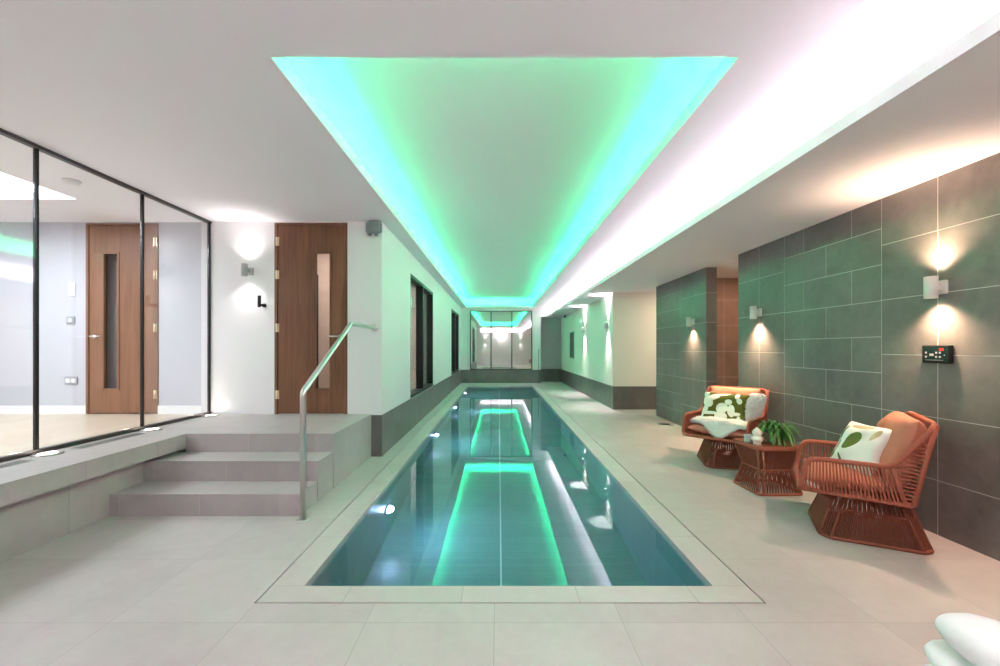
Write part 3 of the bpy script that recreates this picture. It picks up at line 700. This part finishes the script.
def lounge_chair(loc, rz, base_rot, label, back_mat, proto=None):
    t = thing('lounge_chair', label, 'chair', loc, rz, 'terracotta woven lounge chairs')
    w = .32; R = .0155
    F0, F1, Bp, Tp, Rp, Dp = (.37, .315), (.335, .526), (-.09, .526), (-.285, .80), (-.185, .305), (-.15, .305)
    P = lambda q, y: Vector((q[0], y, q[1]))
    loop = [P(F0, w), P(F1, w), P(Bp, w), P(Tp, w * .96), P(Tp, -w * .96), P(Bp, -w), P(F1, -w), P(F0, -w)]
    fr = MB(); fr.tube(fillet(loop, [.05, .07, .06, .07, .07, .06, .07, .05], True), R, 10, closed=True); fr.build('tub_frame', M['rope'], t)
    lo = MB()
    lo.tube(fillet([P(F0, w * .97), P(Rp, w * .97), P(Rp, -w * .97), P(F0, -w * .97)], [0, .03, .03, 0]), R * .9, 8)
    for y in (w, -w):
        lo.tube([P(Rp, y * .97), P(Tp, y * .95)], R * .9, 8); lo.tube([P(Dp, y * .985), P(Bp, y)], R * .8, 8)
    lo.build('lower_frame', M['rope'], t)
    lerp = lambda a, b_, k: Vector(a).lerp(Vector(b_), k)
    for y in (w, -w):
        sd = MB()
        for i in range(27):                               # upright cords under the arm
            k = (i + .5) / 27
            sd.tube([lerp(P(F0, y), P(Dp, y), k), lerp(P((F1[0] + .02, F1[1]), y), P(Bp, y), k) - (Vector((0, 0, .03)) if i < 1 else Vector())], .0052, 5, cap=False)
        path = [P(Dp, y), P(Bp, y), P(Tp, y * .96)]
        l1 = (path[1] - path[0]).length; l2 = (path[2] - path[1]).length
        for i in range(22):                               # level cords of the back corner
            k = (i + .7) / 22.5; s = k * (l1 + l2)
            a_ = lerp(path[0], path[1], s / l1) if s < l1 else lerp(path[1], path[2], (s - l1) / l2)
            sd.tube([a_, lerp(P(Rp, y * .97), P(Tp, y * .95), k)], .0048, 5, cap=False)
        sd.build('side_weave', M['rope'], t)
    bk = MB()
    for i in range(30):
        k = (i + .7) / 30.5; bk.tube([lerp(P(Rp, w * .97), P(Tp, w * .95), k), lerp(P(Rp, -w * .97), P(Tp, -w * .95), k)], .0048, 5, cap=False)
    bk.build('back_weave', M['rope'], t)
    st = MB()
    for i in range(32):
        k = (i + .5) / 32; st.tube([lerp(P(F0, w * .97), P(Rp, w * .97), k), lerp(P(F0, -w * .97), P(Rp, -w * .97), k)], .005, 5, cap=False)
    st.build('seat_weave', M['rope'], t)
    # pedestal: flared woven frustum
    e = bpy.data.objects.new('pedestal', None); COL.objects.link(e); e.parent = t; e.rotation_euler = (0, 0, base_rot)
    ba, bb, ta, tb, z0, z1 = .278, .258, .185, .175, .012, .292
    def rect(a, b_, z, c=.05): return [Vector(p) for p in ((a, -b_ + c, z), (a, b_ - c, z), (a - c, b_, z), (-a + c, b_, z), (-a, b_ - c, z), (-a, -b_ + c, z), (-a + c, -b_, z), (a - c, -b_, z))]
    B0, B1 = rect(ba, bb, z0), rect(ta, tb, z1)
    f = MB(); f.tube(fillet(B0, .02, True, 3), .012, 8, closed=True); f.tube(fillet(B1, .02, True, 3), .011, 8, closed=True)
    for k in range(8): f.tube([B0[k], B1[k]], .009, 7)
    mid = [B0[k].lerp(B1[k], .62) for k in range(8)]
    f.tube(fillet(mid, .02, True, 3), .005, 6, closed=True)
    f.build('pedestal_frame', M['rattan'], e)
    wv = MB()
    for k in range(8):
        a0, a1, c0, c1 = B0[k], B0[(k + 1) % 8], B1[k], B1[(k + 1) % 8]
        n = max(4, int((a1 - a0).length / .0135))
        for i in range(n):
            s = (i + .5) / n; j = random.uniform(-.25, .25) / n
            m0, m1 = mid[k].lerp(mid[(k + 1) % 8], s), mid[k].lerp(mid[(k + 1) % 8], min(1, max(0, s)))
            wv.tube([a0.lerp(a1, s), m0], .0043, 4, cap=False)
            if i % 2: wv.tube([m1, c0.lerp(c1, min(1, max(0, s + 1.6 / n)))], .0043, 4, cap=False)
            else: wv.tube([m1, c0.lerp(c1, min(1, max(0, s - 1.6 / n)))], .0043, 4, cap=False)
    wv.build('pedestal_weave', M['rattan'], e)
    bp = MB(); vs_ = [Vector((p.x * .97, p.y * .97, .006)) for p in B0] + [Vector((p.x * .97, p.y * .97, .016)) for p in B0]  # added dark plate hides the floor, stands in for shade inside the pedestal
    bp.add(vs_, [tuple(range(7, -1, -1)), tuple(range(8, 16))] + [(k, (k + 1) % 8, 8 + (k + 1) % 8, 8 + k) for k in range(8)]); bp.build('shade_plate', M['bronze'], e)
    pl = MB(); pl.lathe([(.11, z1 - .006), (.11, .3)], n=24); pl.build('swivel_plate', M['rattan'], e)
    # cushions
    sc = MB(); cushion(sc, .47, .59, .125, seed=3, pinch=.0, M4=Matrix.Translation((.095, 0, .383)), wr=.003, corner=.05); sc.build('seat_cushion', M['terracotta'], t)
    bc = MB(); T = Matrix.Translation((-.165, 0, .592)) @ Matrix.Rotation(math.radians(-104), 4, 'Y') @ Matrix.Rotation(PI, 4, 'X')
    cushion(bc, .46, .53, .20, seed=5, pinch=.03, M4=T, wr=.009); bc.build('back_cushion', back_mat, t)
    return t
th = math.radians(33)
near = lounge_chair((2.50, 2.906, 0), math.atan2(math.sin(th), -math.cos(th)), math.radians(5), 'woven terracotta lounge chair with leaf print cushion under the control panel', M['terracotta'])
far = lounge_chair((2.505, 4.65, 0), math.atan2(-.66, -.75), math.radians(34), 'woven terracotta lounge chair draped with white sheepskin', M['peach'])

def place(name, b, mat, chair, x, y, z, ax, ay, az, label, cat, group=None):
    """a loose object leaning in a chair: chair-local position, but a top-level object of its own"""
    o = b.build(name, mat)
    Mx = Matrix.Translation(chair.location) @ Matrix.Rotation(chair.rotation_euler.z, 4, 'Z') @ Matrix.Translation((x, y, z)) @ Matrix.Rotation(az, 4, 'Z') @ Matrix.Rotation(ay, 4, 'Y') @ Matrix.Rotation(ax, 4, 'X')
    o.matrix_world = Mx
    return tag(o, label, cat, group)
def upright(W, Hh, T, seed):
    """cushion standing up facing +x: width along y, height along z, u runs left to right as seen from the front"""
    b = MB(); cushion(b, W, Hh, T, seed=seed, pinch=.07, wr=.006, M4=Matrix(((0, 0, 1, 0), (1, 0, 0, 0), (0, 1, 0, 0), (0, 0, 0, 1)))); return b
place('scatter_cushion', upright(.36, .35, .13, 11), M['print_white'], near, .025, .03, .575, 0, math.radians(-27), math.radians(30), 'cream cushion with olive leaf print on the chair below the control panel', 'cushion', 'printed scatter cushions')
place('scatter_cushion', upright(.48, .37, .12, 12), M['print_olive'], far, .03, -.02, .59, 0, math.radians(-24), 0, 'olive cushion with cream pebble print resting above the sheepskin', 'cushion', 'printed scatter cushions')
# sheepskin throw: lies over the seat, runs up the back beside the olive cushion
def sheepskin():
    b = MB(); rnd = random.Random(21)
    def sheet(fn, n, m):
        o = len(b.v); vs = []; fs = []
        for i in range(n + 1):
            for j in range(m + 1): vs.append(fn(i / n, j / m))
        for i in range(n):
            for j in range(m): fs.append((i * (m + 1) + j, (i + 1) * (m + 1) + j, (i + 1) * (m + 1) + j + 1, i * (m + 1) + j + 1))
        b.add(vs, fs, True); return vs
    def tuft(p, d, L):
        d = Vector(d).normalized(); u = d.orthogonal().normalized() * L * .3; w = d.cross(u).normalized() * L * .3
        b.add([p + u, p - u * .5 + w, p - u * .5 - w, p + d * L], [(0, 1, 3), (1, 2, 3), (2, 0, 3)], True)
    def seat(u, v, top=True):
        # u 0 back .. 1 front, v -1..1 across; the front hem is tongue shaped and hangs over the cushion's edge
        yy = (v * 2 - 1); hem = .80 + .22 * math.exp(-((yy - .15) / .45) ** 2) - .18 * max(0, -yy - .3)
        s = u * hem * .44; x = -.06 + s; z = .468
        if x > .30: z -= (x - .30) * 1.3; x = .30 + (x - .30) * .55
        y = yy * .285
        z += .028 * (1 - abs(yy) ** 3) * (1 - abs(2 * u - 1) ** 4) + .004 * math.sin(9 * yy + 7 * u)
        return Vector((x, y, z))
    def back(u, v):
        yy = v * 2 - 1; z = .46 + u * .31; q = max(0, 1 - abs(2 * u - 1) ** 4) ** .5
        x = -.03 - (z - .46) * .30; y = .20 + .07 * u + yy * .095 * (.35 + .65 * q)
        x += .125 * max(0, 1 - abs(yy) ** 2.2) ** .6 * q
        return Vector((x, y, z))
    sheet(seat, 26, 30); sheet(back, 18, 12)
    for _ in range(4200):
        u, v = rnd.random() ** .8, rnd.random(); p = seat(u, v)
        d = Vector((rnd.uniform(-.5, .9), rnd.uniform(-.7, .7), .9 if u < .8 else .2)); tuft(p - Vector((0, 0, .004)), d, rnd.uniform(.014, .026))
    for k in range(900):
        v = k / 900; p = seat(1, v); tuft(p, (1, rnd.uniform(-.5, .5), -1.2), rnd.uniform(.02, .045))
    for _ in range(1800):
        u, v = rnd.random(), rnd.random(); p = back(u, v); tuft(p, (1, rnd.uniform(-.8, .8) + (v - .5) * 1.5, rnd.uniform(-.5, .5)), rnd.uniform(.014, .028))
    return b
place('sheepskin_throw', sheepskin(), M['fur'], far, .0, 0, 0, 0, 0, 0, 'fluffy white sheepskin spread over a chair seat and back', 'throw')

# ------------------------------------------------------------------ side table and what stands on it
TC = (2.395, 3.795)
t = thing('side_table', 'woven terracotta side table with waisted body between the chairs', 'table', (TC[0], TC[1], 0), math.radians(2))
top = .41
def sq(a, z, c=.03): return [Vector(p) for p in ((a, -a + c, z), (a, a - c, z), (a - c, a, z), (-a + c, a, z), (-a, a - c, z), (-a, -a + c, z), (-a + c, -a, z), (a - c, -a, z))]
R0, R1, R2 = sq(.195, .012), sq(.145, .205), sq(.192, top - .022)
a = MB()
a.tube(fillet(R0, .015, True, 3), .0115, 8, closed=True); a.tube(fillet(R1, .015, True, 3), .007, 8, closed=True); a.tube(fillet(R2, .015, True, 3), .010, 8, closed=True)
for k in range(8): a.tube([R0[k], R1[k], R2[k]], .0075, 7)
a.build('table_frame', M['rope'], t)
a = MB()
for k in range(8):
    l = (k + 1) % 8; n = max(3, int((R0[l] - R0[k]).length / .0125))
    for i in range(n):
        s = (i + .5) / n; jj = (1.5 if i % 2 else -1.5) / n
        m = R1[k].lerp(R1[l], s)
        a.tube([R0[k].lerp(R0[l], min(1, max(0, s + jj))), m], .0042, 4, cap=False)
        a.tube([m, R2[k].lerp(R2[l], s)], .0042, 4, cap=False)
a.build('table_weave', M['rattan'], t)
a = MB(); rr = fillet(sq(.200, 0, .025), .02, True, 3); nn = len(rr)
vs = [Vector((p.x, p.y, top - .020)) for p in rr] + [Vector((p.x * 1.012, p.y * 1.012, top - .010)) for p in rr] + [Vector((p.x, p.y, top)) for p in rr]
a.add(vs, [tuple(range(nn - 1, -1, -1)), tuple(range(2 * nn, 3 * nn))] + [(r * nn + k, r * nn + (k + 1) % nn, (r + 1) * nn + (k + 1) % nn, (r + 1) * nn + k) for r in (0, 1) for k in range(nn)])
a.build('table_top', M['rope'], t)
t = thing('potted_fern', 'bushy green potted fern with trailing fronds on the woven table', 'potted plant', (2.44, 3.78, top))
a = MB(); a.lathe([(.045, 0), (.062, .02), (.072, .06), (.070, .095), (.064, .095), (.064, .082)], n=28); a.build('plant_pot', M['pot'], t)
a = MB(); a.lathe([(.064, .082), (.03, .09), (0, .092)], n=20); a.build('soil', M['soil'], t)
lf = MB(); rnd = random.Random(5)
def strap(b, az, L, rise, droop, wdt, seed):
    N_ = 9; pts = []
    for i in range(N_ + 1):
        s = i / N_; r = .02 + L * s * (1 - .12 * s); z = .085 + rise * math.sin(min(1, s * 1.15) * PI * .62) - droop * s * s
        aa = az + .25 * math.sin(seed + 2 * s)
        pts.append(Vector((r * math.cos(aa), r * math.sin(aa), max(z, .012 if r < .27 else -.06))))
    o = []
    for i, p in enumerate(pts):
        s = i / N_; d = (pts[min(i + 1, N_)] - pts[max(i - 1, 0)]).normalized(); sd = d.cross(Vector((0, 0, 1))).normalized()
        ww = wdt * (math.sin(PI * (s * .92 + .06)) ** .8) * .5
        up = sd.cross(d)
        o += [p - sd * ww + up * ww * .35, p, p + sd * ww + up * ww * .35]
    fs = []
    for i in range(N_):
        for k in (0, 1): fs.append((i * 3 + k, i * 3 + k + 1, i * 3 + 4 + k, i * 3 + 3 + k))
    b.add(o, fs, True)
for i in range(150):
    az = rnd.uniform(0, 2 * PI); L = rnd.uniform(.09, .215); rise = rnd.uniform(.04, .15); dr = rnd.uniform(.04, .20)
    if math.cos(az + .2) > .75: L *= 1.15; dr *= 1.25
    if math.sin(az) > .5: L *= .75
    strap(lf, az, L, rise, dr, rnd.uniform(.014, .026), rnd.uniform(0, 6))
lf.build('foliage', M['leaf'], t)
a = MB(); a.lathe([(.032, 0), (.034, .012), (.028, .022), (.042, .034), (.047, .05), (.042, .068), (.028, .080), (.036, .090), (.040, .104), (.034, .122), (.018, .136), (.010, .148), (0, .150)], (2.262, 3.715, top), 24)
tag(a.build('stacked_vase', M['ceramic']), 'cream ceramic ornament of stacked round forms on the woven table', 'ornament')
a = MB(); a.lathe([(.030, 0), (.033, .004), (.034, .07), (.031, .07), (.030, .01), (0, .008)], (2.237, 3.805, top), 24)
tag(a.build('tealight_cup', M['greycup']), 'small grey cup behind the cream ornament on the table', 'cup')

# ------------------------------------------------------------------ folded towels at the corner of the picture
t = thing('towel_stool', 'small white stool carrying the folded towels', 'stool', (1.06, .74, 0))
a = MB(); a.bbox(-.20, .20, -.24, .25, .455, .485, .01); a.build('seat', M['whitemetal'], t)
for sx in (-1, 1):
    for sy in (-1, 1):
        q = MB(); q.tube([(sx * .17, sy * .17 - .02, .456), (sx * .185, sy * .19 - .02, 0)], .017, 10, r2=.012); q.build('leg', M['whitemetal'], t)
def towel(x0, w, yfar, ln, z0, h, label, seed, rot):
    """rolled towel lying flat: rounded section, rounded end, soft rims of the layers"""
    b = MB(); n = 28; K = 16; rings = []
    rnd = random.Random(seed)
    for i in range(K + 1):
        s = i / K; e = 1.0
        if s < .30: e = math.sqrt(max(0, 1 - (1 - s / .30) ** 2))
        if s > .82: e = math.sqrt(max(0, 1 - ((s - .82) / .18) ** 2)) * .9 + .1
        e = max(e, .02)
        ring = []
        for k in range(n):
            a_ = 2 * PI * k / n; ca, sa = math.cos(a_), math.sin(a_)
            rr = 1 + .018 * math.sin(3 * a_ + seed + 4 * s) + .012 * math.sin(9 * s + 2 * a_)
            X = math.copysign(abs(ca) ** .75, ca) * w / 2 * rr; Z = math.copysign(abs(sa) ** .85, sa) * h / 2 * rr
            ring.append(Vector((X * (.15 + .85 * e), -s * ln, Z * e)))
        rings.append(ring)
    vs = [p for r in rings for p in r]; fs = []
    for i in range(K):
        for k in range(n): l = (k + 1) % n; fs.append((i * n + k, i * n + l, i * n + n + l, i * n + n + k))
    fs.append(tuple(range(n - 1, -1, -1))); fs.append(tuple(K * n + k for k in range(n)))
    b.add(vs, fs, True)
    o = b.build('rolled_towel', M['towel']); o.location = (x0 + w / 2, yfar, z0 + h / 2); o.rotation_euler = (0, 0, rot)
    tag(o, label, 'towel', 'white rolled towels')
towel(.938, .160, .965, .40, .6050, .076, 'white rolled towel on top of the stack at the picture corner', 1, .0)
towel(.924, .19, .985, .42, .5455, .059, 'white rolled towel in the middle of the stack', 2, .02)
towel(.900, .22, .990, .42, .4855, .059, 'white rolled towel at the bottom of the stack', 3, .0)

# ------------------------------------------------------------------ camera, world, view
cam = bpy.data.cameras.new('camera'); cam.sensor_width = 36; cam.lens = F / 1000 * 36
cam.shift_x = (500 - CX) / 1000; cam.shift_y = (CY - 333) / 1000; cam.clip_start = .05
co = bpy.data.objects.new('camera', cam); COL.objects.link(co); co.location = (0, 0, H); co.rotation_euler = (PI / 2, 0, 0)
S.camera = co
wd = bpy.data.worlds.new('world'); wd.use_nodes = True; S.world = wd
wd.node_tree.nodes['Background'].inputs[0].default_value = (.05, .05, .055, 1); wd.node_tree.nodes['Background'].inputs[1].default_value = .3
S.view_settings.view_transform = 'Standard'; S.view_settings.look = 'None'; S.view_settings.gamma = 1
S.view_settings.use_curve_mapping = False
S.view_settings.exposure = 0.85
S.cycles.max_bounces = 14; S.cycles.diffuse_bounces = 6; S.cycles.glossy_bounces = 6; S.cycles.transmission_bounces = 8; S.cycles.transparent_max_bounces = 16
S.cycles.use_denoising = True; S.cycles.sample_clamp_indirect = 8
